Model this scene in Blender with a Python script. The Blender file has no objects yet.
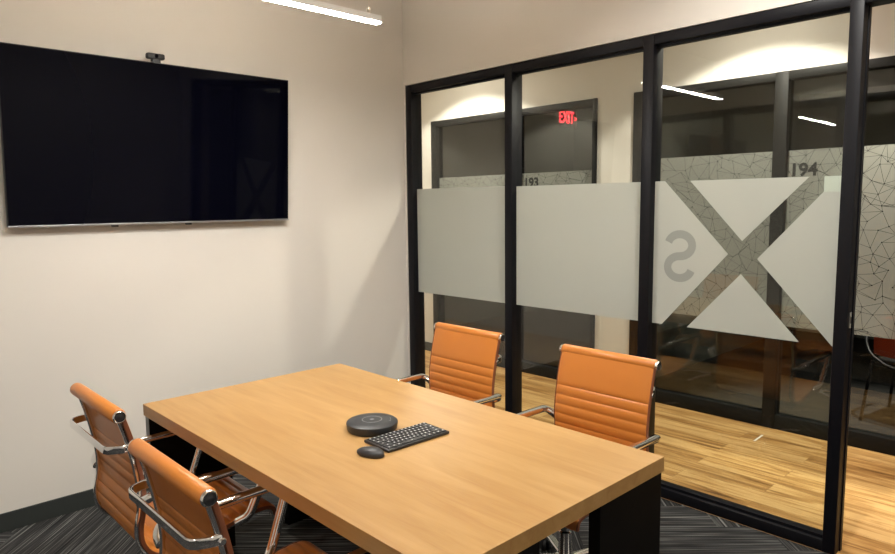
import bpy, bmesh, math, random
from mathutils import Vector, Matrix
R = math.radians
PI = math.pi
random.seed(7)
sc = bpy.context.scene
C = sc.collection

# ------------------------------------------------------------------ materials
def mat(name):
    m = bpy.data.materials.new(name); m.use_nodes = True
    nt = m.node_tree
    for n in list(nt.nodes): nt.nodes.remove(n)
    out = nt.nodes.new('ShaderNodeOutputMaterial')
    return m, nt, out
def nd(nt, t, **kw):
    n = nt.nodes.new(t)
    for k, v in kw.items():
        if k in n.inputs: n.inputs[k].default_value = v
        else: setattr(n, k, v)
    return n
def pbr(name, col, rough=.5, metal=0, spec=.5, noise=None, bump=None, coat=0, **kw):
    m, nt, out = mat(name)
    b = nd(nt, 'ShaderNodeBsdfPrincipled')
    b.inputs['Base Color'].default_value = (*col, 1)
    b.inputs['Roughness'].default_value = rough
    b.inputs['Metallic'].default_value = metal
    b.inputs['Specular IOR Level'].default_value = spec
    b.inputs['Coat Weight'].default_value = coat
    nt.links.new(b.outputs[0], out.inputs[0])
    tc = nd(nt, 'ShaderNodeTexCoord')
    if noise:      # (scale, amount)
        nz = nd(nt, 'ShaderNodeTexNoise', Scale=noise[0], Detail=4.)
        nt.links.new(tc.outputs['Object'], nz.inputs['Vector'])
        mr = nd(nt, 'ShaderNodeMapRange'); mr.inputs['To Min'].default_value = 1-noise[1]; mr.inputs['To Max'].default_value = 1+noise[1]
        nt.links.new(nz.outputs['Fac'], mr.inputs['Value'])
        mx = nd(nt, 'ShaderNodeVectorMath', operation='SCALE'); mx.inputs[0].default_value = col
        nt.links.new(mr.outputs[0], mx.inputs['Scale']); nt.links.new(mx.outputs[0], b.inputs['Base Color'])
    if bump:       # (scale, strength, distance)
        nz = nd(nt, 'ShaderNodeTexNoise', Scale=bump[0], Detail=3.)
        nt.links.new(tc.outputs['Object'], nz.inputs['Vector'])
        bp = nd(nt, 'ShaderNodeBump', Strength=bump[1], Distance=bump[2])
        nt.links.new(nz.outputs['Fac'], bp.inputs['Height']); nt.links.new(bp.outputs[0], b.inputs['Normal'])
    return m
def emis(name, col, s):
    m, nt, out = mat(name)
    e = nd(nt, 'ShaderNodeEmission', Strength=s); e.inputs[0].default_value = (*col, 1)
    nt.links.new(e.outputs[0], out.inputs[0]); return m
def ramp(nt, stops):
    r = nd(nt, 'ShaderNodeValToRGB'); e = r.color_ramp.elements
    while len(e) < len(stops): e.new(.5)
    for x, (p, c) in zip(e, stops): x.position = p; x.color = (*c, 1)
    return r

def glass_mat(name, tint=(.93, .96, .94), gain=1.):
    m, nt, out = mat(name)
    lw = nd(nt, 'ShaderNodeLayerWeight', Blend=.5)
    pw = nd(nt, 'ShaderNodeMath', operation='POWER'); pw.inputs[1].default_value = 5
    nt.links.new(lw.outputs['Facing'], pw.inputs[0])
    ma = nd(nt, 'ShaderNodeMath', operation='MULTIPLY_ADD'); ma.inputs[1].default_value = .94; ma.inputs[2].default_value = .042*gain
    nt.links.new(pw.outputs[0], ma.inputs[0])
    t = nd(nt, 'ShaderNodeBsdfTransparent'); t.inputs[0].default_value = (*tint, 1)
    g = nd(nt, 'ShaderNodeBsdfGlossy', Roughness=0.0); g.inputs[0].default_value = (1, 1, 1, 1)
    mx = nd(nt, 'ShaderNodeMixShader')
    nt.links.new(ma.outputs[0], mx.inputs[0]); nt.links.new(t.outputs[0], mx.inputs[1]); nt.links.new(g.outputs[0], mx.inputs[2])
    nt.links.new(mx.outputs[0], out.inputs[0]); return m
def film_mat(name, col, clear, trans=.35):
    m, nt, out = mat(name)
    d = nd(nt, 'ShaderNodeBsdfDiffuse'); d.inputs[0].default_value = (*col, 1)
    tl = nd(nt, 'ShaderNodeBsdfTranslucent'); tl.inputs[0].default_value = (*col, 1)
    mx = nd(nt, 'ShaderNodeMixShader', Fac=trans) if False else nd(nt, 'ShaderNodeMixShader')
    mx.inputs[0].default_value = trans
    nt.links.new(d.outputs[0], mx.inputs[1]); nt.links.new(tl.outputs[0], mx.inputs[2])
    tr = nd(nt, 'ShaderNodeBsdfTransparent'); m2 = nd(nt, 'ShaderNodeMixShader'); m2.inputs[0].default_value = clear
    nt.links.new(mx.outputs[0], m2.inputs[1]); nt.links.new(tr.outputs[0], m2.inputs[2])
    nt.links.new(m2.outputs[0], out.inputs[0]); return m

def wood_table():
    m, nt, out = mat('oak_veneer')
    tc = nd(nt, 'ShaderNodeTexCoord')
    mp = nd(nt, 'ShaderNodeMapping'); mp.inputs['Scale'].default_value = (9, .9, 9)
    nt.links.new(tc.outputs['Object'], mp.inputs[0])
    n1 = nd(nt, 'ShaderNodeTexNoise', Scale=2.2, Detail=5., Roughness=.55, Distortion=.8)
    nt.links.new(mp.outputs[0], n1.inputs['Vector'])
    mp2 = nd(nt, 'ShaderNodeMapping'); mp2.inputs['Scale'].default_value = (160, 5, 160)
    nt.links.new(tc.outputs['Object'], mp2.inputs[0])
    n2 = nd(nt, 'ShaderNodeTexNoise', Scale=1.4, Detail=3.)
    nt.links.new(mp2.outputs[0], n2.inputs['Vector'])
    # veneer leaves: four broad strips along the length with slightly different tone
    sx = nd(nt, 'ShaderNodeSeparateXYZ'); nt.links.new(tc.outputs['Object'], sx.inputs[0])
    st = nd(nt, 'ShaderNodeMath', operation='MULTIPLY_ADD'); st.inputs[1].default_value = 4; st.inputs[2].default_value = .35
    nt.links.new(sx.outputs[0], st.inputs[0])
    fl = nd(nt, 'ShaderNodeMath', operation='FLOOR'); nt.links.new(st.outputs[0], fl.inputs[0])
    wn = nd(nt, 'ShaderNodeTexWhiteNoise', noise_dimensions='1D'); nt.links.new(fl.outputs[0], wn.inputs['W'])
    a = nd(nt, 'ShaderNodeMath', operation='MULTIPLY_ADD'); a.inputs[1].default_value = .3
    nt.links.new(n2.outputs['Fac'], a.inputs[0]); nt.links.new(n1.outputs['Fac'], a.inputs[2])
    b_ = nd(nt, 'ShaderNodeMath', operation='MULTIPLY_ADD'); b_.inputs[1].default_value = .14
    nt.links.new(wn.outputs['Value'], b_.inputs[0]); nt.links.new(a.outputs[0], b_.inputs[2])
    r = ramp(nt, [(.42, (.315, .165, .053)), (.68, (.365, .208, .072)), (.95, (.41, .243, .093))])
    nt.links.new(b_.outputs[0], r.inputs[0])
    p = nd(nt, 'ShaderNodeBsdfPrincipled', Roughness=.42); p.inputs['Specular IOR Level'].default_value = .35
    nt.links.new(r.outputs[0], p.inputs['Base Color']); nt.links.new(p.outputs[0], out.inputs[0])
    return m

def wood_floor():
    m, nt, out = mat('floor_planks')
    tc = nd(nt, 'ShaderNodeTexCoord')
    rot = nd(nt, 'ShaderNodeMapping'); rot.inputs['Rotation'].default_value = (0, 0, R(90)); nt.links.new(tc.outputs['Object'], rot.inputs[0])
    br = nd(nt, 'ShaderNodeTexBrick', Scale=1.); br.offset = .37; br.offset_frequency = 2; br.squash = 1
    br.inputs['Color1'].default_value = (0, 0, 0, 1); br.inputs['Color2'].default_value = (1, 1, 1, 1); br.inputs['Mortar'].default_value = (.5, .5, .5, 1)
    br.inputs['Brick Width'].default_value = 1.22; br.inputs['Row Height'].default_value = .15; br.inputs['Mortar Size'].default_value = .0008; br.inputs['Mortar Smooth'].default_value = .1
    nt.links.new(rot.outputs[0], br.inputs['Vector'])
    # grain: stretched along y, shifted per plank
    sh = nd(nt, 'ShaderNodeVectorMath', operation='MULTIPLY_ADD'); sh.inputs[1].default_value = (7, 3, 5)
    nt.links.new(br.outputs['Color'], sh.inputs[0]); nt.links.new(tc.outputs['Object'], sh.inputs[2])
    mp = nd(nt, 'ShaderNodeMapping'); mp.inputs['Scale'].default_value = (14, .9, 1)
    nt.links.new(sh.outputs[0], mp.inputs[0])
    n1 = nd(nt, 'ShaderNodeTexNoise', Scale=1.3, Detail=5., Roughness=.58, Distortion=1.6); nt.links.new(mp.outputs[0], n1.inputs['Vector'])
    mp2 = nd(nt, 'ShaderNodeMapping'); mp2.inputs['Scale'].default_value = (5, .8, 1)
    nt.links.new(sh.outputs[0], mp2.inputs[0])
    n2 = nd(nt, 'ShaderNodeTexNoise', Scale=1.2, Detail=3.); nt.links.new(mp2.outputs[0], n2.inputs['Vector'])
    a = nd(nt, 'ShaderNodeMath', operation='MULTIPLY_ADD'); a.inputs[1].default_value = .6
    nt.links.new(n2.outputs['Fac'], a.inputs[0]); nt.links.new(n1.outputs['Fac'], a.inputs[2])
    b_ = nd(nt, 'ShaderNodeMath', operation='MULTIPLY_ADD'); b_.inputs[1].default_value = .22
    nt.links.new(br.outputs['Color'], b_.inputs[0]); nt.links.new(a.outputs[0], b_.inputs[2])
    r = ramp(nt, [(.58, (.10, .043, .012)), (.72, (.25, .122, .036)), (.88, (.41, .225, .074)), (1.0, (.56, .35, .14))])
    nt.links.new(b_.outputs[0], r.inputs[0])
    mx = nd(nt, 'ShaderNodeMix', data_type='RGBA'); mx.inputs[7].default_value = (.16, .075, .026, 1)
    nt.links.new(br.outputs['Fac'], mx.inputs[0]); nt.links.new(r.outputs[0], mx.inputs[6])
    p = nd(nt, 'ShaderNodeBsdfPrincipled', Roughness=.38); p.inputs['Specular IOR Level'].default_value = .35
    nt.links.new(mx.outputs[2], p.inputs['Base Color']); nt.links.new(p.outputs[0], out.inputs[0])
    return m

def carpet():
    m, nt, out = mat('carpet_planks')
    uv = nd(nt, 'ShaderNodeUVMap'); uv.uv_map = 'UVMap'
    mp = nd(nt, 'ShaderNodeMapping'); mp.inputs['Scale'].default_value = (1.1, 135, 1); nt.links.new(uv.outputs[0], mp.inputs[0])
    n1 = nd(nt, 'ShaderNodeTexNoise', Scale=1., Detail=2., Roughness=.5); nt.links.new(mp.outputs[0], n1.inputs['Vector'])
    mp3 = nd(nt, 'ShaderNodeMapping'); mp3.inputs['Scale'].default_value = (2.5, 60, 1); nt.links.new(uv.outputs[0], mp3.inputs[0])
    n3 = nd(nt, 'ShaderNodeTexNoise', Scale=1., Detail=2.); nt.links.new(mp3.outputs[0], n3.inputs['Vector'])
    a = nd(nt, 'ShaderNodeMath', operation='MULTIPLY_ADD'); a.inputs[1].default_value = .55
    nt.links.new(n3.outputs['Fac'], a.inputs[0]); nt.links.new(n1.outputs['Fac'], a.inputs[2])
    r = ramp(nt, [(.62, (.014, .014, .015)), (.80, (.036, .036, .036)), (.89, (.075, .075, .074)), (1., (.19, .19, .185))])
    nt.links.new(a.outputs[0], r.inputs[0])
    n2 = nd(nt, 'ShaderNodeTexNoise', Scale=420.)
    nt.links.new(uv.outputs[0], n2.inputs['Vector'])
    bp = nd(nt, 'ShaderNodeBump', Strength=.6, Distance=.003); nt.links.new(n2.outputs['Fac'], bp.inputs['Height'])
    p = nd(nt, 'ShaderNodeBsdfPrincipled', Roughness=.95); p.inputs['Specular IOR Level'].default_value = .1
    nt.links.new(r.outputs[0], p.inputs['Base Color']); nt.links.new(bp.outputs[0], p.inputs['Normal']); nt.links.new(p.outputs[0], out.inputs[0])
    return m

M = {}
M['paint'] = pbr('cream_paint', (.62, .59, .54), .75, spec=.25, bump=(180, .12, .001))
M['ceiling'] = pbr('ceiling_paint', (.78, .68, .55), .85, spec=.2)
M['dark_wall'] = pbr('charcoal_paint', (.05, .05, .052), .7, spec=.2)
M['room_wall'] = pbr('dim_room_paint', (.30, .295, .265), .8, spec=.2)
M['base'] = pbr('baseboard_vinyl', (.028, .032, .03), .55, spec=.3)
M['black_metal'] = pbr('black_aluminium', (.004, .004, .006), .45, metal=0, spec=.2)
M['far_metal'] = pbr('bronze_aluminium', (.010, .0098, .009), .5, spec=.15)
M['leather'] = pbr('orange_leather', (.50, .17, .028), .38, spec=.45, noise=(6, .06), bump=(260, .12, .0008))
M['piping'] = pbr('brown_piping', (.17, .05, .018), .5)
M['chrome'] = pbr('chrome', (.86, .86, .87), .07, metal=1)
M['chrome_dark'] = pbr('cap_plastic', (.02, .02, .022), .25)
M['black_plastic'] = pbr('black_plastic', (.012, .012, .013), .4)
M['key_plastic'] = pbr('key_plastic', (.022, .022, .024), .42)
M['legend'] = pbr('key_legend', (.55, .55, .55), .5)
M['black_panel'] = pbr('black_laminate', (.0015, .0015, .0015), .6, spec=.12)
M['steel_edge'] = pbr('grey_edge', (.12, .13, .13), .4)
M['screen'] = pbr('tv_screen', (.0012, .0013, .004), .04, spec=.08)
M['silver'] = pbr('silver_bezel', (.35, .36, .38), .35, metal=.8)
M['puck'] = pbr('speakerphone_body', (.022, .024, .027), .45, noise=(30, .1))
M['ring'] = pbr('speakerphone_ring', (.16, .17, .18), .35)
M['glass'] = glass_mat('clear_glass')
M['glass_far'] = glass_mat('corridor_glass', (.62, .64, .61), 1.3)
M['frost'] = film_mat('frosted_film', (.53, .55, .50), .03, .3)
M['frost_grey'] = film_mat('thin_frosted_film', (.38, .395, .365), .08, .3)
M['pattern_film'] = film_mat('pattern_film', (.42, .43, .39), .45, .3)
M['ink'] = pbr('film_line_ink', (.02, .02, .02), .6)
M['number'] = pbr('number_vinyl', (.012, .012, .012), .5)
M['plate'] = pbr('number_plate', (.62, .63, .58), .5)
M['lamp'] = emis('led_diffuser', (1, .965, .91), 66)
M['uplight_fill'] = emis('added_uplight', (1, .94, .85), 95)  # added upward glow, lifts the upper walls by ceiling bounce
M['lamp_white'] = pbr('lamp_housing', (.75, .74, .72), .4)
M['led'] = emis('downlight_led', (1, .90, .78), 130)
M['led_fill'] = emis('added_downlight_led', (1, .965, .91), 30)  # lens glow of the added, unseen downlights
M['exit_red'] = emis('exit_letters', (1, .03, .045), 3.2)
M['exit_body'] = pbr('exit_acrylic', (.10, .06, .055), .3)
M['red_seat'] = pbr('red_orange_shell', (.85, .09, .015), .45)
M['sliver'] = pbr('white_sliver', (.8, .78, .72), .6)
M['table'] = wood_table()
M['wood'] = wood_floor()
M['carpet'] = carpet()
M['dark_carpet'] = pbr('plain_dark_carpet', (.03, .03, .03), .95, spec=.1, noise=(40, .4))

# ------------------------------------------------------------------ mesh helpers
def link(name, bm, m, parent=None, smooth=False, loc=None):
    me = bpy.data.meshes.new(name)
    bmesh.ops.recalc_face_normals(bm, faces=bm.faces)
    if smooth:
        for f in bm.faces: f.smooth = True
        for e in bm.edges:
            if len(e.link_faces) == 2 and e.calc_face_angle(0) > R(38): e.smooth = False
    bm.to_mesh(me); bm.free()
    o = bpy.data.objects.new(name, me); C.objects.link(o)
    for x in (m if isinstance(m, (list, tuple)) else [m]): me.materials.append(x)
    if parent: o.parent = parent
    if loc: o.location = loc
    return o
def box(bm, x0, x1, y0, y1, z0, z1, bev=0, mi=0):
    r = bmesh.ops.create_cube(bm, size=1)
    for v in r['verts']:
        v.co = Vector(((x0+x1)/2+v.co.x*(x1-x0), (y0+y1)/2+v.co.y*(y1-y0), (z0+z1)/2+v.co.z*(z1-z0)))
    fs = list({f for v in r['verts'] for f in v.link_faces})
    for f in fs: f.material_index = mi
    if bev:
        es = list({e for v in r['verts'] for e in v.link_edges})
        rr = bmesh.ops.bevel(bm, geom=es, offset=bev, segments=2, profile=.5, affect='EDGES')
        for f in rr['faces']: f.material_index = mi
    return bm
def boxo(name, dims, m, parent=None, bev=0):
    bm = bmesh.new(); box(bm, *dims, bev=bev); return link(name, bm, m, parent, smooth=bev > 0)
def section(w, h, r=None, n=4):
    """rounded rectangle outline (a along side axis, b along up axis)"""
    r = min(w, h)/2*.999 if r is None else min(r, min(w, h)/2*.999)
    pts = []
    for cx, cy, a0 in ((w/2-r, h/2-r, 0), (-w/2+r, h/2-r, 90), (-w/2+r, -h/2+r, 180), (w/2-r, -h/2+r, 270)):
        for k in range(n+1):
            a = R(a0+90*k/n); pts.append((cx+r*math.cos(a), cy+r*math.sin(a)))
    return pts
def sweep(bm, path, sec, up=(0, 0, 1), mi=0):
    path = [Vector(p) for p in path]; up = Vector(up); rings = []
    for i, p in enumerate(path):
        a = path[max(i-1, 0)]; b = path[min(i+1, len(path)-1)]
        t = (b-a).normalized()
        s = t.cross(up)
        if s.length < 1e-4: s = t.cross(Vector((1, 0, 0)))
        s.normalize(); u = s.cross(t)
        rings.append([bm.verts.new(p+s*x+u*y) for x, y in sec])
    n = len(sec)
    for i in range(len(rings)-1):
        for k in range(n):
            f = bm.faces.new((rings[i][k], rings[i][(k+1) % n], rings[i+1][(k+1) % n], rings[i+1][k])); f.material_index = mi
    bm.faces.new(rings[0]).material_index = mi; bm.faces.new(rings[-1][::-1]).material_index = mi
def smooth_path(pts, r=.03, n=6):
    """polyline with rounded corners"""
    P = [Vector(p) for p in pts]; out = [P[0]]
    for i in range(1, len(P)-1):
        a, b, c = P[i-1], P[i], P[i+1]
        d = min(r, (a-b).length*.45, (c-b).length*.45)
        s = b+(a-b).normalized()*d; e = b+(c-b).normalized()*d
        for k in range(n+1):
            t = k/n; out.append(s*(1-t)**2+b*2*t*(1-t)+e*t*t)
    out.append(P[-1]); return out
def catmull(pts, n=8):
    P = [Vector(p) for p in pts]; P = [P[0]*2-P[1]]+P+[P[-1]*2-P[-2]]; out = []
    for i in range(1, len(P)-2):
        for k in range(n):
            t = k/n; a, b, c, d = P[i-1:i+3]
            out.append(.5*((2*b)+(c-a)*t+(2*a-5*b+4*c-d)*t*t+(3*b-a-3*c+d)*t**3))
    out.append(P[-2]); return out
def lathe(bm, prof, n=32, centre=(0, 0, 0), axis='Z', mi=0):
    rings = []; c = Vector(centre)
    for r, h in prof:
        if r < 1e-6:
            p = {'Z': Vector((0, 0, h)), 'Y': Vector((0, h, 0)), 'X': Vector((h, 0, 0))}[axis]; rings.append([bm.verts.new(c+p)]); continue
        ring = []
        for k in range(n):
            a = 2*PI*k/n; x, y = r*math.cos(a), r*math.sin(a)
            ring.append(bm.verts.new(c+{'Z': Vector((x, y, h)), 'Y': Vector((y, h, x)), 'X': Vector((h, x, y))}[axis]))
        rings.append(ring)
    for A, B in zip(rings, rings[1:]):
        for k in range(n):
            vs = [A[k % len(A)], A[(k+1) % len(A)], B[(k+1) % len(B)], B[k % len(B)]]
            u = []
            for v in vs:
                if v not in u: u.append(v)
            if len(u) > 2: bm.faces.new(u).material_index = mi
    for g in (rings[0], rings[-1]):
        if len(g) > 2: bm.faces.new(g).material_index = mi
def text_mesh(name, s, size, m, matrix, parent=None, depth=.001, bold=.0):
    cu = bpy.data.curves.new(name, 'FONT'); cu.body = s; cu.size = size; cu.align_x = 'CENTER'; cu.align_y = 'CENTER'; cu.extrude = depth; cu.offset = bold
    t = bpy.data.objects.new(name, cu); C.objects.link(t)
    dg = bpy.context.evaluated_depsgraph_get(); dg.update()
    me = bpy.data.meshes.new_from_object(t.evaluated_get(dg)); bpy.data.objects.remove(t); bpy.data.curves.remove(cu)
    me.transform(matrix); me.materials.clear(); me.materials.append(m); me.name = name
    o = bpy.data.objects.new(name, me); C.objects.link(o)
    if parent: o.parent = parent
    return o
def empty(name, loc, rz, label, cat, group=None):
    o = bpy.data.objects.new(name, None); C.objects.link(o); o.empty_display_size = .1
    o.location = loc; o.rotation_euler = (0, 0, rz); o['label'] = label; o['category'] = cat
    if group: o['group'] = group
    return o
def struct(o, label=None):
    o['kind'] = 'structure'
    if label: o['label'] = label
    return o
def tag(o, label, cat, group=None, kind=None):
    o['label'] = label; o['category'] = cat
    if group: o['group'] = group
    if kind: o['kind'] = kind
    return o
def copy_tree(o, parent=None):
    c = o.copy(); C.objects.link(c)
    if parent: c.parent = parent
    for ch in list(o.children): copy_tree(ch, c)
    return c
def polyfill(name, loops, x, m, parent, thick=.0006):
    """flat sheet in the y-z plane at x, outline loops (y,z); later loops are holes"""
    cu = bpy.data.curves.new(name, 'CURVE'); cu.dimensions = '2D'; cu.fill_mode = 'BOTH'; cu.extrude = thick/2
    for lp in loops:
        s = cu.splines.new('POLY'); s.points.add(len(lp)-1); s.use_cyclic_u = True
        for p, (y, z) in zip(s.points, lp): p.co = (y, z, 0, 1)
    t = bpy.data.objects.new(name, cu); C.objects.link(t)
    dg = bpy.context.evaluated_depsgraph_get(); dg.update()
    me = bpy.data.meshes.new_from_object(t.evaluated_get(dg)); bpy.data.objects.remove(t); bpy.data.curves.remove(cu)
    me.transform(Matrix(((0, 0, 1, x), (1, 0, 0, 0), (0, 1, 0, 0), (0, 0, 0, 1))))
    me.materials.clear(); me.materials.append(m); me.name = name
    o = bpy.data.objects.new(name, me); C.objects.link(o)
    if parent: o.parent = parent
    return o

# ------------------------------------------------------------------ setting
H = 3.25                # ceiling of the meeting room
HC = 2.98               # corridor ceiling
XL, YB = -4.8, -4.23    # left and rear walls of the room
GT = 2.422              # top of the glazing frame
W = 1.56                # far side of the corridor
# carpet: herringbone of carpet planks, one mesh, each plank with its own uv
def herring():
    bm = bmesh.new(); uvl = bm.loops.layers.uv.new('UVMap')
    w, n = .2286, 4; L = w*n
    ang = R(46); ca, sa = math.cos(ang), math.sin(ang)
    def clip(poly):
        for ax, lim, sg in ((0, XL, 1), (0, 0.0, -1), (1, YB, 1), (1, 0.0, -1)):
            res = []
            for i in range(len(poly)):
                a, b = poly[i-1], poly[i]
                da, db = sg*(a[0][ax]-lim), sg*(b[0][ax]-lim)
                if da*db < 0:
                    t = da/(da-db); res.append((a[0]+(b[0]-a[0])*t, a[1]+(b[1]-a[1])*t))
                if db >= 0: res.append(b)
            poly = res
            if len(poly) < 3: return []
        return poly
    for i in range(-40, 41):
        for j in range(-12, 13):
            for kind in (0, 1):
                ox, oy = i*w+j*n*w, i*w-j*n*w
                x0, y0, x1, y1 = (ox, oy, ox+L, oy+w) if kind == 0 else (ox, oy+w, ox+w, oy+w+L)
                off = Vector((random.random()*50, random.random()*50))
                q = []
                for (x, y) in ((x0, y0), (x1, y0), (x1, y1), (x0, y1)):
                    wx, wy = x*ca-y*sa-.104+w*sa, x*sa+y*ca-2.439-w*ca
                    u, v = (x, y) if kind == 0 else (y, x)
                    q.append((Vector((wx, wy)), Vector((u, v))+off))
                q = clip(q)
                if len(q) < 3: continue
                vs = [bm.verts.new((p.x, p.y, 0)) for p, _ in q]
                f = bm.faces.new(vs)
                for l, (_, t) in zip(f.loops, q): l[uvl].uv = t
                f.normal_update()
    me = bpy.data.meshes.new('floor')
    for f in bm.faces:
        if f.normal.z < 0: f.normal_flip()
    bm.to_mesh(me); bm.free(); me.materials.append(M['carpet'])
    o = bpy.data.objects.new('floor', me); C.objects.link(o); return o
struct(herring(), 'dark grey striped carpet planks laid in a herringbone')
struct(boxo('subfloor', (XL-.1, 8, -9, 4.4, -.2, -.012), M['dark_wall']))
struct(boxo('floor_corridor', (0, W+.1, -7, 4.2, -.012, 0), M['wood']), 'honey coloured wood plank floor of the corridor')
struct(boxo('floor_far_rooms', (W+.1, 6.1, -7, 4.2, -.012, 0), M['dark_carpet']))
struct(boxo('wall_north', (XL-.12, 0.0, 0, .12, 0, H), M['paint']), 'cream wall behind the television')
struct(boxo('wall_west', (XL-.12, XL, YB-.12, 0, 0, H), M['paint']))
struct(boxo('wall_south', (XL-.12, 0.1, YB-.12, YB, 0, H), M['paint']))
bm = bmesh.new(); box(bm, 0, .1, -4.35, 0.12, GT+.004, H); box(bm, 0, .1, -.021+.003, .12, 0, GT+.004); box(bm, 0, .1, .12, 4.2, 0, H)
box(bm, 0, .1, YB-.12, -3.92, 0, GT+.004); box(bm, 0, .1, -7, YB-.12, 0, H)
struct(link('wall_east', bm, M['paint']), 'cream bulkhead above the black framed glass partition')
struct(boxo('ceiling', (XL-.12, .1, YB-.12, .12, H, H+.1), M['ceiling']))
struct(boxo('ceiling_corridor', (.1, W+.1, -7, 4.2, HC, HC+.1), M['ceiling']))
bm = bmesh.new(); box(bm, XL, 0, -.012, 0, 0, .093, bev=.002)
struct(link('baseboard_north', bm, M['base']), 'dark charcoal baseboard under the television wall')
struct(boxo('baseboard_west', (XL, XL+.012, YB, -.012, 0, .093), M['base']))
struct(boxo('baseboard_south', (XL+.012, 0, YB, YB+.012, 0, .093), M['base']))

# near glazing frame
FR = .06
bm = bmesh.new()
mull = [(-.081, -.021), (-1.029, -.969), (-1.98, -1.92), (-2.920, -2.867), (-3.92, -3.85)]
for a, b in mull: box(bm, 0, .1, a, b, 0, GT, bev=.0025)
ends = [(-.969, -.081), (-1.92, -1.029), (-2.867, -1.98)]
for a, b in ends:
    box(bm, .003, .097, a, b, GT-.05, GT, bev=.002)
    box(bm, .003, .097, a, b, 0, .052, bev=.002)
    box(bm, .035, .065, a, b, GT-.062, GT-.05)
    box(bm, .025, .075, a, b, .052, .066)
box(bm, .003, .097, -3.85, -2.920, GT-.05, GT, bev=.002)
# door stop bead on the jamb of the opening
box(bm, .06, .085, -2.925, -2.920, 0, GT-.05)
struct(link('trim_1', bm, M['black_metal'], smooth=True), 'black metal frame of the glass partition')
strike = boxo('strike_plate', (.022, .044, -2.923, -2.9195, 1.025, 1.095), M['chrome'], bpy.data.objects['trim_1'])
hp = boxo('latch_hole', (.03, .042, -2.9235, -2.9225, 1.045, 1.075), M['black_plastic'], strike)

def pane(n, x, a, b, z0, z1, m, label, t=.008):
    o = boxo('window_%d' % n, (x-t/2, x+t/2, a, b, z0, z1), m)
    return struct(o, label)
g1 = pane(1, .05, -.969, -.081, .066, GT-.062, M['glass'], 'clear glass pane next to the room corner with a frosted band')
g2 = pane(2, .05, -1.92, -1.029, .066, GT-.062, M['glass'], 'middle glass pane with a frosted band')
g3 = pane(3, .05, -2.867, -1.98, .066, GT-.062, M['glass'], 'glass pane with frosted triangles forming a large X')
FX = .0448
polyfill('frosted_band', [[(-.969, .933), (-.081, .933), (-.081, 1.686), (-.969, 1.686)]], FX, M['frost'], g1)
polyfill('frosted_band', [[(-1.92, .933), (-1.029, .933), (-1.029, 1.682), (-1.92, 1.682)]], FX, M['frost'], g2)
# letter outline (mirrored seen from inside)
def s_shape(cy, cz, rx=.059, ry=.056, w=.040):
    c = []
    for k in range(0, 21): a = R(15+255*k/20); c.append((rx*math.cos(a), ry+ry*math.sin(a)))
    for k in range(1, 21): a = R(90-255*k/20); c.append((rx*math.cos(a), -ry+ry*math.sin(a)))
    L_, R_ = [], []
    for i, p in enumerate(c):
        a = c[max(i-1, 0)]; b = c[min(i+1, len(c)-1)]
        tx, ty = b[0]-a[0], b[1]-a[1]; l = math.hypot(tx, ty); nx, ny = -ty/l, tx/l
        L_.append((p[0]+nx*w/2, p[1]+ny*w/2)); R_.append((p[0]-nx*w/2, p[1]-ny*w/2))
    return [(cy+x, cz+z) for x, z in L_+R_[::-1]]
S = s_shape(-2.127, 1.297, .0655, .0565, .042)
zt, zb = 1.682, .933
polyfill('frosted_panel', [[(-1.98, zt), (-2.036, zt), (-2.377, 1.32), (-2.036, zb), (-1.98, zb)], S], FX, M['frost'], g3)
def hitpts(): pass
polyfill('frosted_panel', [[(-2.172, zt-.002), (-2.728, zt-.002), (-2.442, 1.385)]], FX, M['frost'], g3)
polyfill('frosted_panel', [[(-2.442, 1.226), (-2.176, zb), (-2.716, zb)]], FX, M['frost'], g3)
polyfill('frosted_panel', [[(-2.516, 1.303), (-2.788, 1.612), (-2.867, 1.612), (-2.867, zb), (-2.853, zb)]], FX, M['frost'], g3)
sl = polyfill('letter', [S], FX, M['frost_grey'], g3); sl['label'] = 'greyer film letter S, mirrored from inside'
np_ = boxo('number_plate', (.0545, .058, -2.867, -2.786, 1.612, 1.680), M['plate'], g3)

# corridor far wall
Wf = W
bm = bmesh.new()
box(bm, Wf, Wf+.1, 1.407, 4.2, 0, HC); box(bm, Wf, Wf+.1, -.943, -.603, 0, HC); box(bm, Wf, Wf+.1, -.603, 1.407, GT, HC); box(bm, Wf, Wf+.1, -7, -.943, GT, HC)
struct(link('wall_corridor', bm, M['paint']), 'cream corridor wall opposite the meeting room')
struct(boxo('wall_corridor_north', (.1, Wf, 4.1, 4.2, 0, HC), M['paint'])); struct(boxo('wall_corridor_south', (.1, Wf, -7, -6.9, 0, HC), M['paint']))
bm = bmesh.new(); box(bm, Wf-.012, Wf, 1.407, 4.1, 0, .093); box(bm, Wf-.012, Wf, -.943, -.603, 0, .093)
struct(link('baseboard_corridor', bm, M['base']))
def far_frame(name, posts, y0, y1, label):
    bm = bmesh.new()
    for a, b in posts: box(bm, Wf-.02, Wf+.08, a, b, 0, GT-.001, bev=.002)
    ps = sorted(posts)
    for (a, b), (c, d) in zip(ps, ps[1:]):
        box(bm, Wf-.017, Wf+.077, b, c, GT-.058, GT-.002, bev=.002)
        box(bm, Wf-.017, Wf+.077, b, c, 0, .10, bev=.002)
    return struct(link(name, bm, M['far_metal'], smooth=True), label)
far_frame('trim_2', [(1.33, 1.407), (.235, .31), (-.603, -.565)], 0, 0, 'dark metal frame of the glazed room 193')
far_frame('trim_3', [(-1.04, -.943), (-2.085, -2.0), (-3.0, -2.93), (-4.1, -4.02)], 0, 0, 'dark metal frame of the glazed room 194')
def far_pane(n, a, b, label): return pane(n, Wf+.03, a, b, .10, GT-.058, M['glass_far'], label)
w4 = far_pane(4, .31, 1.33, 'corridor glass pane of room 193 beside the cream wall')
w5 = far_pane(5, -.565, .235, 'corridor glass pane with the number 193')
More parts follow.
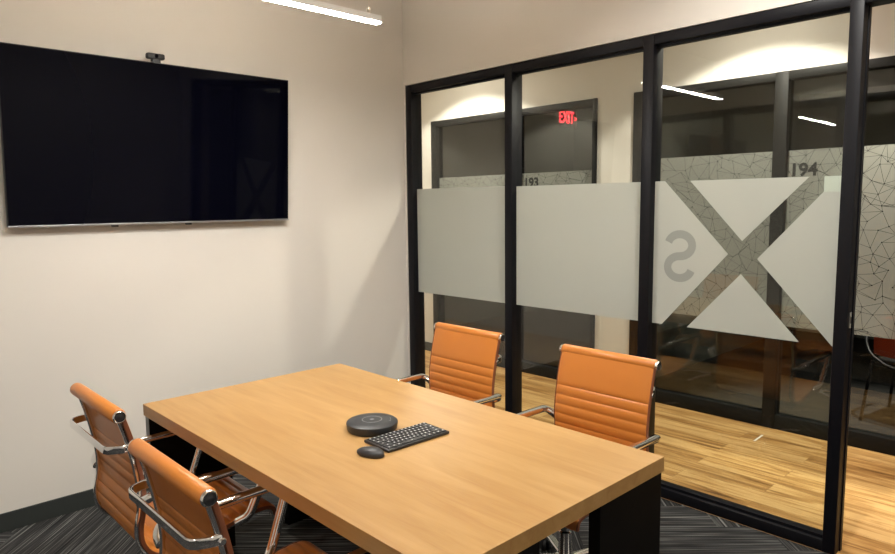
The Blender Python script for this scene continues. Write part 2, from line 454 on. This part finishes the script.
w6 = far_pane(6, -2.0, -1.04, 'corridor glass pane with a line pattern left of the 194 door')
w7 = far_pane(7, -2.93, -2.085, 'corridor glass pane with the number 194')
w8 = far_pane(8, -4.02, -3.0, 'corridor glass pane right of the number 194')
# line pattern film: jittered triangular lattice drawn as thin strips
def pattern(par, a, b, z0, z1, plain=None):
    polyfill('patterned_film', [[(a, z0), (b, z0), (b, z1), (a, z1)]], Wf+.0245, M['pattern_film'], par)
    bm = bmesh.new(); step = .075; rnd = random.Random(int(a*1000)+5)
    ny = int((b-a)/step)+2; nz = int((z1-z0)/(step*.87))+2; P = {}
    for i in range(-1, ny+1):
        for j in range(-1, nz+1):
            P[i, j] = (a+(i+(j % 2)*.5)*step+rnd.uniform(-.033, .033), z0+j*step*.87+rnd.uniform(-.033, .033))
    def seg(p, q, w=.0019):
        t0, t1 = 0, 1
        for d in (0, 1):
            lo, hi = ((a, b), (z0, z1))[d]; dp = q[d]-p[d]
            if abs(dp) < 1e-6:
                if not lo < p[d] < hi: return
                continue
            u, v = sorted(((lo-p[d])/dp, (hi-p[d])/dp)); t0 = max(t0, u); t1 = min(t1, v)
        if t1-t0 < .02: return
        p, q = (p[0]+(q[0]-p[0])*t0, p[1]+(q[1]-p[1])*t0), (p[0]+(q[0]-p[0])*t1, p[1]+(q[1]-p[1])*t1)
        l = math.hypot(q[0]-p[0], q[1]-p[1]); nx, nz_ = -(q[1]-p[1])/l*w/2, (q[0]-p[0])/l*w/2
        vs = [bm.verts.new((Wf+.0238, y, z)) for y, z in ((p[0]+nx, p[1]+nz_), (q[0]+nx, q[1]+nz_), (q[0]-nx, q[1]-nz_), (p[0]-nx, p[1]-nz_))]
        bm.faces.new(vs)
    for (i, j), p in P.items():
        o = 1 if j % 2 else 0
        for q in ((i+1, j), (i+o, j+1), (i+o-1, j+1)):
            if q in P and rnd.random() < .80: seg(p, P[q])
        if rnd.random() < .12 and (i+2, j+1) in P: seg(p, P[i+2, j+1])
        if a+.01 < p[0] < b-.01 and z0+.01 < p[1] < z1-.01:
            r = .0045; vs = [bm.verts.new((Wf+.0236, p[0]+r*math.cos(k*PI/3), p[1]+r*math.sin(k*PI/3))) for k in range(6)]; bm.faces.new(vs)
    link('line_pattern', bm, M['ink'], par)
pattern(w4, .31, 1.33, .72, 1.845); pattern(w5, -.565, .235, .72, 1.845)
pattern(w6, -2.0, -1.04, .72, 1.905); pattern(w7, -2.93, -2.085, .72, 1.905); pattern(w8, -4.02, -3.0, .72, 1.905)
def num(s, y, z, par, size=.115):
    # reads from the corridor side (viewer looks toward +x): text right = -y
    mtx = Matrix(((0, 0, 1, Wf+.0225), (-1, 0, 0, y), (0, 1, 0, z), (0, 0, 0, 1)))
    text_mesh('room_number', s, size, M['number'], mtx, par, .0005, .004)
num('193', .11, 1.757, w5); num('194', -2.185, 1.772, w7, .115)
# interiors of the far rooms
RX = 5.4
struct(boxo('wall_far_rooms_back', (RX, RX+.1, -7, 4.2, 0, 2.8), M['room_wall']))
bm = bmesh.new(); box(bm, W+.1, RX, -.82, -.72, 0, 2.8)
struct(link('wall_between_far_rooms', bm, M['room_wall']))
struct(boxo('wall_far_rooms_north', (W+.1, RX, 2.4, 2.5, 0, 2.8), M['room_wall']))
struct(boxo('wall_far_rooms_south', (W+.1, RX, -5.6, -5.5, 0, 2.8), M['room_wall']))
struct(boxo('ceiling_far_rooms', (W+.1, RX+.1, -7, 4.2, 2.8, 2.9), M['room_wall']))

# ------------------------------------------------------------------ lights
def pendant(name, xr, y, z, L, label):
    o = empty(name, (xr-L/2, y, z), 0, label, 'lamp')
    bm = bmesh.new(); box(bm, -L/2, L/2, -.019, .019, -.003, .016, bev=.002)
    for a, b in ((-.019, -.0165), (.0165, .019)): box(bm, -L/2, L/2, a, b, .0135, .026)
    for a, b in ((-L/2, -L/2+.003), (L/2-.003, L/2)): box(bm, a, b, -.0145, .0145, .0135, .026)
    link('housing', bm, M['lamp_white'], o)
    bm = bmesh.new(); box(bm, -L/2+.004, L/2-.004, -.018, .018, -.009, .0); link('diffuser', bm, M['lamp'], o)
    bm = bmesh.new(); box(bm, -L/2+.02, L/2-.02, -.012, .012, .0162, .0175); link('added_uplight_lens', bm, M['uplight_fill'], o)  # uplight added on the pendant to brighten the upper walls, out of view
    for s in (-1, 1):
        bm = bmesh.new(); sweep(bm, [(s*(L/2-.06), 0, .017), (s*(L/2-.06), 0, H-z)], section(.003, .003)); c = link('cable', bm, M['chrome'], o)
        bm = bmesh.new(); lathe(bm, [(.0, .0165), (.009, .0165), (.009, .046), (.003, .056), (0, .056)], 12, (s*(L/2-.06), 0, 0)); link('cable_grip', bm, M['chrome'], o)
    return o
pendant('pendant_lamp', -1.15, -1.2, 2.436, 1.24, 'slim white linear pendant lamp glowing above the table')
def downlight(x, y, z, power, label, spread=120, blend=.18):
    o = empty('downlight', (x, y, z), 0, label, 'downlight', 'recessed round downlights')
    bm = bmesh.new(); lathe(bm, [(.062, 0), (.075, 0), (.075, -.006), (.060, -.008), (.056, 0), (.056, .0)], 32); link('trim_ring', bm, M['lamp_white'], o, True)
    bm = bmesh.new(); lathe(bm, [(0, -.003), (.054, -.003), (.054, -.001), (0, -.001)], 32); link('lens', bm, M['led'] if HC-.01 < z < 3 else M['led_fill'], o)
    l = bpy.data.lights.new('downlight_bulb', 'SPOT'); l.energy = power; l.color = (1, .91, .80) if z < 3 else (1, .965, .91); l.spot_size = R(spread); l.spot_blend = blend; l.shadow_soft_size = .04
    lo = bpy.data.objects.new('downlight_bulb', l); C.objects.link(lo); lo.location = (0, 0, -.03); lo.parent = o
for y, lb in ((3.4, 'added unseen downlight at the north end of the corridor'), (.75, 'recessed round corridor downlight in front of room 193'), (-1.95, 'recessed round corridor downlight in front of room 194'), (-4.6, 'added unseen corridor downlight beyond the doorway')):
    downlight(.90, y, HC, 42, lb, 126)  # the outer two are unseen, added to brighten the corridor

for x, y, e, lb in ((-.95, -2.95, 42, 'added unseen room downlight above the near end of the table, nearest the glass'),
                 (-2.45, -2.95, 32, 'added unseen room downlight above the camera end, left of the table'),
                 (-3.9, -2.6, 20, 'added unseen room downlight farthest from the glass')):
    downlight(x, y, H, e, lb, 150, .6)  # unseen fill downlights, added to raise the room's brightness
downlight(1.9, -2.75, 2.8, 380, 'added unseen downlight over the red orange chair in room 194', 60, .5)  # extra spot added out of view to brighten the chair
# ------------------------------------------------------------------ television
tv = empty('television', (-1.752, -.052, 1.487), 0, 'large black flat television mounted on the cream wall', 'television')
tv.rotation_euler = (R(4.2), 0, 0)
TW, TH = 1.500, .850
bm = bmesh.new(); box(bm, -TW/2, TW/2, .004, .030, 0, TH, bev=.003); link('casing', bm, M['black_plastic'], tv, True)
bm = bmesh.new(); box(bm, -TW/2+.005, TW/2-.005, 0, .0045, .012, TH-.005); link('screen', bm, M['screen'], tv)
bm = bmesh.new(); box(bm, -TW/2, TW/2, -.002, .006, 0, .009, bev=.001); link('bottom_bezel', bm, M['silver'], tv)
bm = bmesh.new(); box(bm, -.35, .35, .030, .07, .22, .62, bev=.004); link('wall_mount', bm, M['black_metal'], tv)
for x in (-.27, .12):
    bm = bmesh.new(); box(bm, x-.016, x+.016, .004, .024, -.010, .0, bev=.002); link('bottom_clip', bm, M['black_plastic'], tv)
wc = empty('webcam', (-1.793, -.111, 2.3375), 0, 'small black webcam perched on top of the television', 'webcam')
bm = bmesh.new(); box(bm, -.046, .046, -.022, .014, .012, .042, bev=.008); link('body', bm, M['black_plastic'], wc, True)
bm = bmesh.new(); lathe(bm, [(0, -.026), (.009, -.026), (.010, -.022), (.010, -.018), (0, -.018)], 20, (0, 0, .027), 'Y'); link('lens', bm, M['screen'], wc, True)
bm = bmesh.new(); box(bm, -.02, .02, -.018, .012, .0, .013, bev=.002); box(bm, -.02, .02, -.022, -.018, -.009, .008); link('clip', bm, M['black_plastic'], wc, True)

# ------------------------------------------------------------------ table
TX0, TX1, TY0, TY1, TZ = -2.222, -1.222, -2.744, -.893, .75
tb = empty('conference_table', ((TX0+TX1)/2, (TY0+TY1)/2, 0), 0, 'long light oak conference table with black panel legs', 'table')
hx, hy = (TX1-TX0)/2, (TY1-TY0)/2
bm = bmesh.new(); box(bm, -hx, hx, -hy, hy, TZ-.05, TZ, bev=.0015); link('tabletop', bm, M['table'], tb)
for sx in (-1, 1):
    for sy in (-1, 1):
        bm = bmesh.new()
        xa, xb = sorted((sx*(hx-.006), sx*(hx-.36))); ya, yb = sorted((sy*(hy-.006), sy*(hy-.046)))
        box(bm, xa, xb, ya, yb, 0, TZ-.05, bev=.0015)
        lg = link('panel_leg', bm, M['black_panel'], tb)
        xe = sx*(hx-.006)
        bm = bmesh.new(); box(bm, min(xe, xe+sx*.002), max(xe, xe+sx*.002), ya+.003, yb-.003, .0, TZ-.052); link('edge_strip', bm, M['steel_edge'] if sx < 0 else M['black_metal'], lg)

# ------------------------------------------------------------------ things on the table
sp = empty('speakerphone', (-1.732, -1.846, TZ), R(-12), 'round black conference speakerphone behind the keyboard', 'speakerphone')
bm = bmesh.new(); lathe(bm, [(0, .001), (.088, .001), (.092, .005), (.094, .018), (.095, .026), (.0945, .030), (.090, .0335), (.06, .037), (.03, .038), (0, .038)], 64); link('body', bm, M['puck'], sp, True)
bm = bmesh.new(); lathe(bm, [(.033, .0375), (.036, .0384), (.037, .0384), (.0385, .0372)], 48); link('control_ring', bm, M['ring'], sp, True)
bm = bmesh.new(); lathe(bm, [(0, .0385), (.008, .0385), (.0085, .038), (.0, .038)], 20); link('centre_button', bm, M['ring'], sp, True)
for k in range(3):
    bm = bmesh.new(); a = R(-40+12*k); lathe(bm, [(0, .0362), (.0018, .0362), (.0018, .0355), (0, .0355)], 10, (.068*math.cos(a), .068*math.sin(a), 0)); link('indicator_dot', bm, M['legend'], sp)
kb = empty('keyboard', (-1.703, -2.014, TZ), R(-1.6), 'compact black wireless keyboard beside the speakerphone', 'keyboard')
KW, KD = .277, .142
bm = bmesh.new(); box(bm, -KW/2, KW/2, -KD/2, KD/2, .001, .011, bev=.003); link('case', bm, M['black_plastic'], kb, True)
cache = {}
def key(w, d, x, y):
    k = (round(w, 4), round(d, 4))
    if k not in cache:
        bm = bmesh.new(); box(bm, -w/2, w/2, -d/2, d/2, 0, .0035, bev=.0012)
        box(bm, -.0025, .0025, -.0015, .003, .0034, .0038, mi=1)
        o = link('key', bm, [M['key_plastic'], M['legend']], kb, True); cache[k] = o
    else:
        o = cache[k].copy(); C.objects.link(o); o.parent = kb
    o.location = (x, y, .011)
pit = .0185; gap = .003
rows = [[1]*15, [1]*13+[2], [1.5]+[1]*12+[1.5], [1.8]+[1]*11+[2.2], [2.3]+[1]*10+[2.7], [1.2, 1.2, 1.2, 5.4, 1.2, 1.2, 1.2, 1.2, 1.2]]
iw = KW-.014
for r_, row in enumerate(rows):
    tot = sum(row); x = -iw/2; dd = (KD-.014)/6
    yy = KD/2-.007-dd*(r_+.5)
    for kw in row:
        w = kw/tot*iw; key(w-gap, dd-gap, x+w/2, yy); x += w
ms = empty('computer_mouse', (-1.893, -2.048, TZ), R(105), 'small black wireless mouse left of the keyboard', 'mouse')
bm = bmesh.new(); bmesh.ops.create_uvsphere(bm, u_segments=36, v_segments=20, radius=1)
for v in bm.verts:
    x, y, z = v.co
    zz = max(z, -.25)
    wv = .031*(1-.10*(x > 0)*x*x)
    v.co = Vector((x*.054, y*wv*(1 if abs(y) < .999 else 1), .006+zz*.021*(1-.25*x)))
bmesh.ops.translate(bm, verts=bm.verts, vec=(0, 0, .001)); link('shell', bm, M['key_plastic'], ms, True)
bm = bmesh.new(); lathe(bm, [(0, -.0025), (.006, -.0025), (.007, 0), (.006, .0025), (0, .0025)], 20, (.022, 0, .0185), 'Y'); link('scroll_wheel', bm, M['ring'], ms, True)

# ------------------------------------------------------------------ chairs
prof = catmull([(x, 0, z) for x, z in ((-.286, .905), (-.268, .84), (-.252, .77), (-.240, .70), (-.234, .63), (-.238, .57), (-.249, .51), (-.245, .455), (-.215, .41), (-.16, .39), (-.09, .394),
                (0, .405), (.08, .422), (.15, .434), (.205, .434), (.237, .418), (.246, .39))], 12)
arc = [0]
for a, b in zip(prof, prof[1:]): arc.append(arc[-1]+(b-a).length)
SP = arc[-1]
# seam positions along the sling
seams = [.155+.043*k for k in range(40) if .155+.043*k < SP-.05]
def puff(s):
    d = min(abs(s-q) for q in seams)
    in_ribs = s > seams[0]-.02
    t = min(d/.0215, 1)
    t = t if in_ribs or d < .0215 else 1
    return .0035+.0065*math.sqrt(max(0, 1-(1-t)**2))
def sling(s0, s1, hw=.2335):
    """padded ribbed leather sheet between arc lengths s0..s1"""
    bm = bmesh.new(); n = int((s1-s0)/.0036); ys = [-hw, -hw+.004, -hw+.015, -.12, 0, .12, hw-.015, hw-.004, hw]
    F, B = [], []
    for i in range(n+1):
        s = s0+(s1-s0)*i/n
        k = max(j for j in range(len(arc)) if arc[j] <= s+1e-9); k = min(k, len(arc)-2)
        t = (s-arc[k])/(arc[k+1]-arc[k]); p = prof[k].lerp(prof[k+1], t)
        tg = (prof[k+1]-prof[k]).normalized(); nrm = Vector((-tg.z, 0, tg.x))   # towards the sitter
        if nrm.x < 0 and nrm.z < 0: nrm = -nrm
        nrm = Vector((-tg.z, 0, tg.x)) if Vector((-tg.z, 0, tg.x)).dot(Vector((1, 0, 1))) > 0 else Vector((tg.z, 0, -tg.x))
        h = puff(s); f, b = [], []
        for y in ys:
            e = 1-max(0, (abs(y)-(hw-.015))/.015)**2*.75
            f.append(bm.verts.new(p+nrm*h*e+Vector((0, y, 0)))); b.append(bm.verts.new(p-nrm*(h*.75)*e+Vector((0, y, 0))))
        F.append(f); B.append(b)
    m = len(ys)
    for i in range(n):
        for j in range(m-1):
            bm.faces.new((F[i][j], F[i][j+1], F[i+1][j+1], F[i+1][j])); bm.faces.new((B[i][j], B[i+1][j], B[i+1][j+1], B[i][j+1]))
        bm.faces.new((F[i][0], F[i+1][0], B[i+1][0], B[i][0])); bm.faces.new((F[i][-1], B[i][-1], B[i+1][-1], F[i+1][-1]))
    for r_, e in ((F[0], B[0]), (F[-1], B[-1])):
        for j in range(m-1): bm.faces.new((r_[j], r_[j+1], e[j+1], e[j]))
    return bm
def rail_path(y, s0=0, s1=SP, off=0):
    out = []
    for k, p in enumerate(prof):
        if k % 3 == 0:
            q = prof[min(k+1, len(prof)-1)]-prof[max(k-1, 0)]; q.normalize(); nv_ = Vector((-q.z, 0, q.x))
            out.append((p.x-nv_.x*off, y, p.z-nv_.z*off))
    return out
def build_chair():
    ch = empty('office_chair', (0, 0, 0), 0, '', 'chair')
    sb = .50; RY = .222
    bm = sling(0, sb)
    # rolled top
    lathe(bm, [(0, -.233), (.021, -.233), (.024, -.229), (.024, .229), (.021, .233), (0, .233)], 28, (-.298, 0, .908), 'Y')
    link('backrest', bm, M['leather'], ch, True)
    link('seat', sling(sb+.001, SP), M['leather'], ch, True)
    for s in (-1, 1):
        y = s*RY
        bm = bmesh.new(); sweep(bm, rail_path(y, off=.011), section(.018, .014, .005), (0, 1, 0)); rl = link('side_rail', bm, M['chrome'], ch, True)
        bm = bmesh.new(); sweep(bm, rail_path(s*.2335, off=.001), section(.014, .006, .002), (0, 1, 0)); link('leather_piping', bm, M['piping'], ch, True)
        bm = bmesh.new(); a = s*.233; b = s*.246
        lathe(bm, [(0, a), (.0195, a), (.0205, a+s*.003), (.0205, b-s*.004), (.018, b), (.0155, b), (.015, b-s*.004), (0, b-s*.004)], 28, (-.298, 0, .908), 'Y')
        cp = link('top_cap', bm, M['chrome'], ch, True)
        bm = bmesh.new(); lathe(bm, [(0, b-s*.0038), (.0148, b-s*.0038), (.0148, b-s*.0015), (.006, b-s*.0015), (.005, b-s*.001), (0, b-s*.001)], 24, (-.298, 0, .908), 'Y'); link('cap_insert', bm, M['chrome_dark'], cp, True)
        # armrest loop
        path = smooth_path([(-.248, s*.230, .60), (-.245, s*.262, .615), (-.225, s*.283, .634), (.205, s*.283, .640), (.120, s*.262, .44), (.085, s*.230, .415)], .035, 7)
        bm = bmesh.new(); sweep(bm, path, section(.028, .032, .011), (0, 1, 0)); link('armrest', bm, M['chrome'], ch, True)
        for (px, pz) in ((-.247, .60), (.088, .408), (-.268, .79)):
            bm = bmesh.new(); lathe(bm, [(0, s*.226), (.010, s*.226), (.010, s*.236), (.007, s*.239), (0, s*.239)], 14, (px, 0, pz), 'Y'); link('bolt', bm, M['chrome'], ch, True)
    # handle bar behind the back
    zu = .795; xr = -.268
    bm = bmesh.new(); sweep(bm, smooth_path([(xr, -.228, zu), (xr-.020, -.228, zu), (xr-.068, -.205, zu), (xr-.068, .205, zu), (xr-.020, .228, zu), (xr, .228, zu)], .03, 6), section(.009, .028, .004), (0, 0, 1))
    link('back_handle', bm, M['chrome'], ch, True)
    for (x, z) in ((-.06, .372), (.12, .405)):
        bm = bmesh.new(); sweep(bm, [(x, -.232, z), (x, .232, z)], section(.016, .016), (0, 0, 1)); link('crossbar', bm, M['chrome'], ch, True)
    bm = bmesh.new(); box(bm, -.10, .12, -.07, .07, .355, .408, bev=.008); mc = link('tilt_mechanism', bm, M['black_plastic'], ch, True)
    bm = bmesh.new(); sweep(bm, smooth_path([(.03, -.06, .375), (.03, -.20, .372), (.03, -.235, .36)], .02), section(.008, .008)); link('height_lever', bm, M['chrome'], mc, True)
    bm = bmesh.new(); lathe(bm, [(0, .10), (.028, .10), (.028, .22), (.020, .225), (.020, .355), (0, .355)], 24); link('gas_column', bm, M['chrome'], ch, True)
    bm = bmesh.new(); lathe(bm, [(0, .075), (.04, .075), (.042, .08), (.040, .115), (.030, .122), (0, .122)], 28)
    for k in range(5):
        a = R(72*k+20); d = Vector((math.cos(a), math.sin(a), 0))
        sweep(bm, [d*.02+Vector((0, 0, .100)), d*.16+Vector((0, 0, .095)), d*.29+Vector((0, 0, .075))], section(.034, .022, .008), (0, 0, 1))
    link('star_base', bm, M['chrome'], ch, True)
    for k in range(5):
        a = R(72*k+20)
        bm = bmesh.new()
        lathe(bm, [(0, .066), (.006, .066), (.006, .045), (0, .045)], 12, (.28, 0, 0))
        for s in (-1, 1): lathe(bm, [(0, s*.005), (.026, s*.005), (.029, s*.009), (.029, s*.020), (.025, s*.024), (0, s*.024)], 24, (.262, 0, .029), 'Y')
        box(bm, .245, .285, -.006, .006, .028, .055, bev=.002)
        c = link('caster', bm, M['black_plastic'], ch, True); c.rotation_euler = (0, 0, a)
    return ch
c0 = build_chair()
spots = [
    (-2.213, -1.30, 0, 'orange ribbed leather chrome chair on the left side, nearest the television wall'),
    (-2.268, -2.09, R(0), 'orange ribbed leather chrome chair on the left side, nearest the camera'),
    (-1.02, -1.35, PI, 'orange ribbed leather chrome chair against the glass, nearest the room corner'),
    (-1.01, -2.195, PI, 'orange ribbed leather chrome chair on the glass side, at the near end of the table')]
for i, (x, y, rz, lb) in enumerate(spots):
    o = c0 if i == 0 else copy_tree(c0)
    o.location = (x, y, 0); o.rotation_euler = (0, 0, rz); o['label'] = lb; o['group'] = 'orange chairs around the conference table'

# ------------------------------------------------------------------ corridor and far rooms: things
ex = empty('exit_reflection', (2.1, .085, 2.365), R(0), 'glowing red exit sign in room 193, standing in for a mirrored reflection', 'sign')  # solid sign hung here in place of a reflection in the glass
bm = bmesh.new(); box(bm, -.14, .14, 0, .006, -.085, .085, bev=.002); link('panel', bm, M['exit_body'], ex)
bm = bmesh.new(); box(bm, -.12, .12, -.012, .018, .085, .11, bev=.003); box(bm, -.008, .008, -.005, .005, .11, 2.8-2.37); link('hanger', bm, M['black_metal'], ex)
text_mesh('letters', 'EXIT', .105, M['exit_red'], Matrix(((1.08, 0, 0, -.03), (0, 0, -1, -.002), (0, 1.5, 0, .005), (0, 0, 0, 1))), ex, .001, .001)
text_mesh('arrow', '>', .075, M['exit_red'], Matrix(((1, 0, 0, .112), (0, 0, -1, -.002), (0, 1, 0, 0), (0, 0, 0, 1))), ex, .001, .001)
tp = boxo('pale_sliver', (-.006, .006, -.075, .075, 0, .0006), M['sliver']); tp.location = (1.288, -2.082, .0002); tp.rotation_euler = (0, 0, R(-88))  # thin pale sliver lying flat on the planks
tag(tp, 'short white tape on the corridor floor by room 194', 'sliver')

# lounge chair inside room 194
lc = empty('lounge_chair', (2.36, -2.76, 0), R(-8), 'red orange shell chair with black frame behind the corridor glass', 'chair')
bm = bmesh.new()
nu, nv = 14, 10; G = []
for i in range(nu+1):
    u = -1+2*i/nu; row = []
    for j in range(nv+1):
        v = j/nv
        y = .25*u*(1-.10*v*v); x = -.20-.06*v+.07*u*u; z = .48+.29*v-.03*(abs(u)**4)*v
        row.append((x, y, z))
    G.append(row)
V = [[[bm.verts.new((x+o_, y, z)) for (x, y, z) in row] for row in G] for o_ in (0, -.025)]
for s in (0, 1):
    for i in range(nu):
        for j in range(nv): bm.faces.new((V[s][i][j], V[s][i+1][j], V[s][i+1][j+1], V[s][i][j+1]))
for i in range(nu):
    bm.faces.new((V[0][i][0], V[0][i+1][0], V[1][i+1][0], V[1][i][0])); bm.faces.new((V[0][i][nv], V[0][i+1][nv], V[1][i+1][nv], V[1][i][nv]))
for j in range(nv):
    bm.faces.new((V[0][0][j], V[0][0][j+1], V[1][0][j+1], V[1][0][j])); bm.faces.new((V[0][nu][j], V[0][nu][j+1], V[1][nu][j+1], V[1][nu][j]))
link('backrest', bm, M['red_seat'], lc, True)
bm = bmesh.new(); box(bm, -.20, .26, -.25, .25, .40, .45, bev=.02); link('seat', bm, M['black_plastic'], lc, True)
bm = bmesh.new(); sweep(bm, smooth_path([(.1, -.30, .62), (-.16, -.31, .62), (-.25, -.25, .50), (-.28, -.1, .42), (-.28, .1, .42), (-.25, .25, .50), (-.16, .31, .62), (.1, .30, .62)], .08, 8), section(.022, .022), (0, 0, 1)); link('arm_frame', bm, M['black_metal'], lc, True)
for sx, sy in ((-1, -1), (-1, 1), (1, -1), (1, 1)):
    bm = bmesh.new(); sweep(bm, [(sx*.20, sy*.24, .44), (sx*.24, sy*.28, 0.0)], section(.022, .022), (1, 0, 0)); link('leg', bm, M['black_metal'], lc, True)

# ------------------------------------------------------------------ camera
cam = bpy.data.cameras.new('camera'); co = bpy.data.objects.new('camera', cam); C.objects.link(co)
f = 667.612; cam.sensor_width = 36; cam.lens = 36*f/895; cam.sensor_fit = 'HORIZONTAL'; cam.clip_start = .02
yaw, pit_, rol = R(-43.564), R(-6.27), R(-.644)
fw = Vector((-math.cos(pit_)*math.sin(yaw), math.cos(pit_)*math.cos(yaw), math.sin(pit_))); rt = Vector((math.cos(yaw), math.sin(yaw), 0)); up = rt.cross(fw)
rt, up = rt*math.cos(rol)+up*math.sin(rol), -rt*math.sin(rol)+up*math.cos(rol)
mw = Matrix((rt, up, -fw)).transposed().to_4x4(); mw.translation = Vector((-3.181, -3.784, 1.579)); co.matrix_world = mw
sc.camera = co
wd = bpy.data.worlds.new('world'); sc.world = wd; wd.use_nodes = True
wd.node_tree.nodes['Background'].inputs[0].default_value = (.02, .02, .02, 1)
sc.view_settings.view_transform = 'Standard'; sc.view_settings.look = 'None'; sc.view_settings.gamma = 1; sc.view_settings.use_curve_mapping = False
sc.view_settings.exposure = 1.7
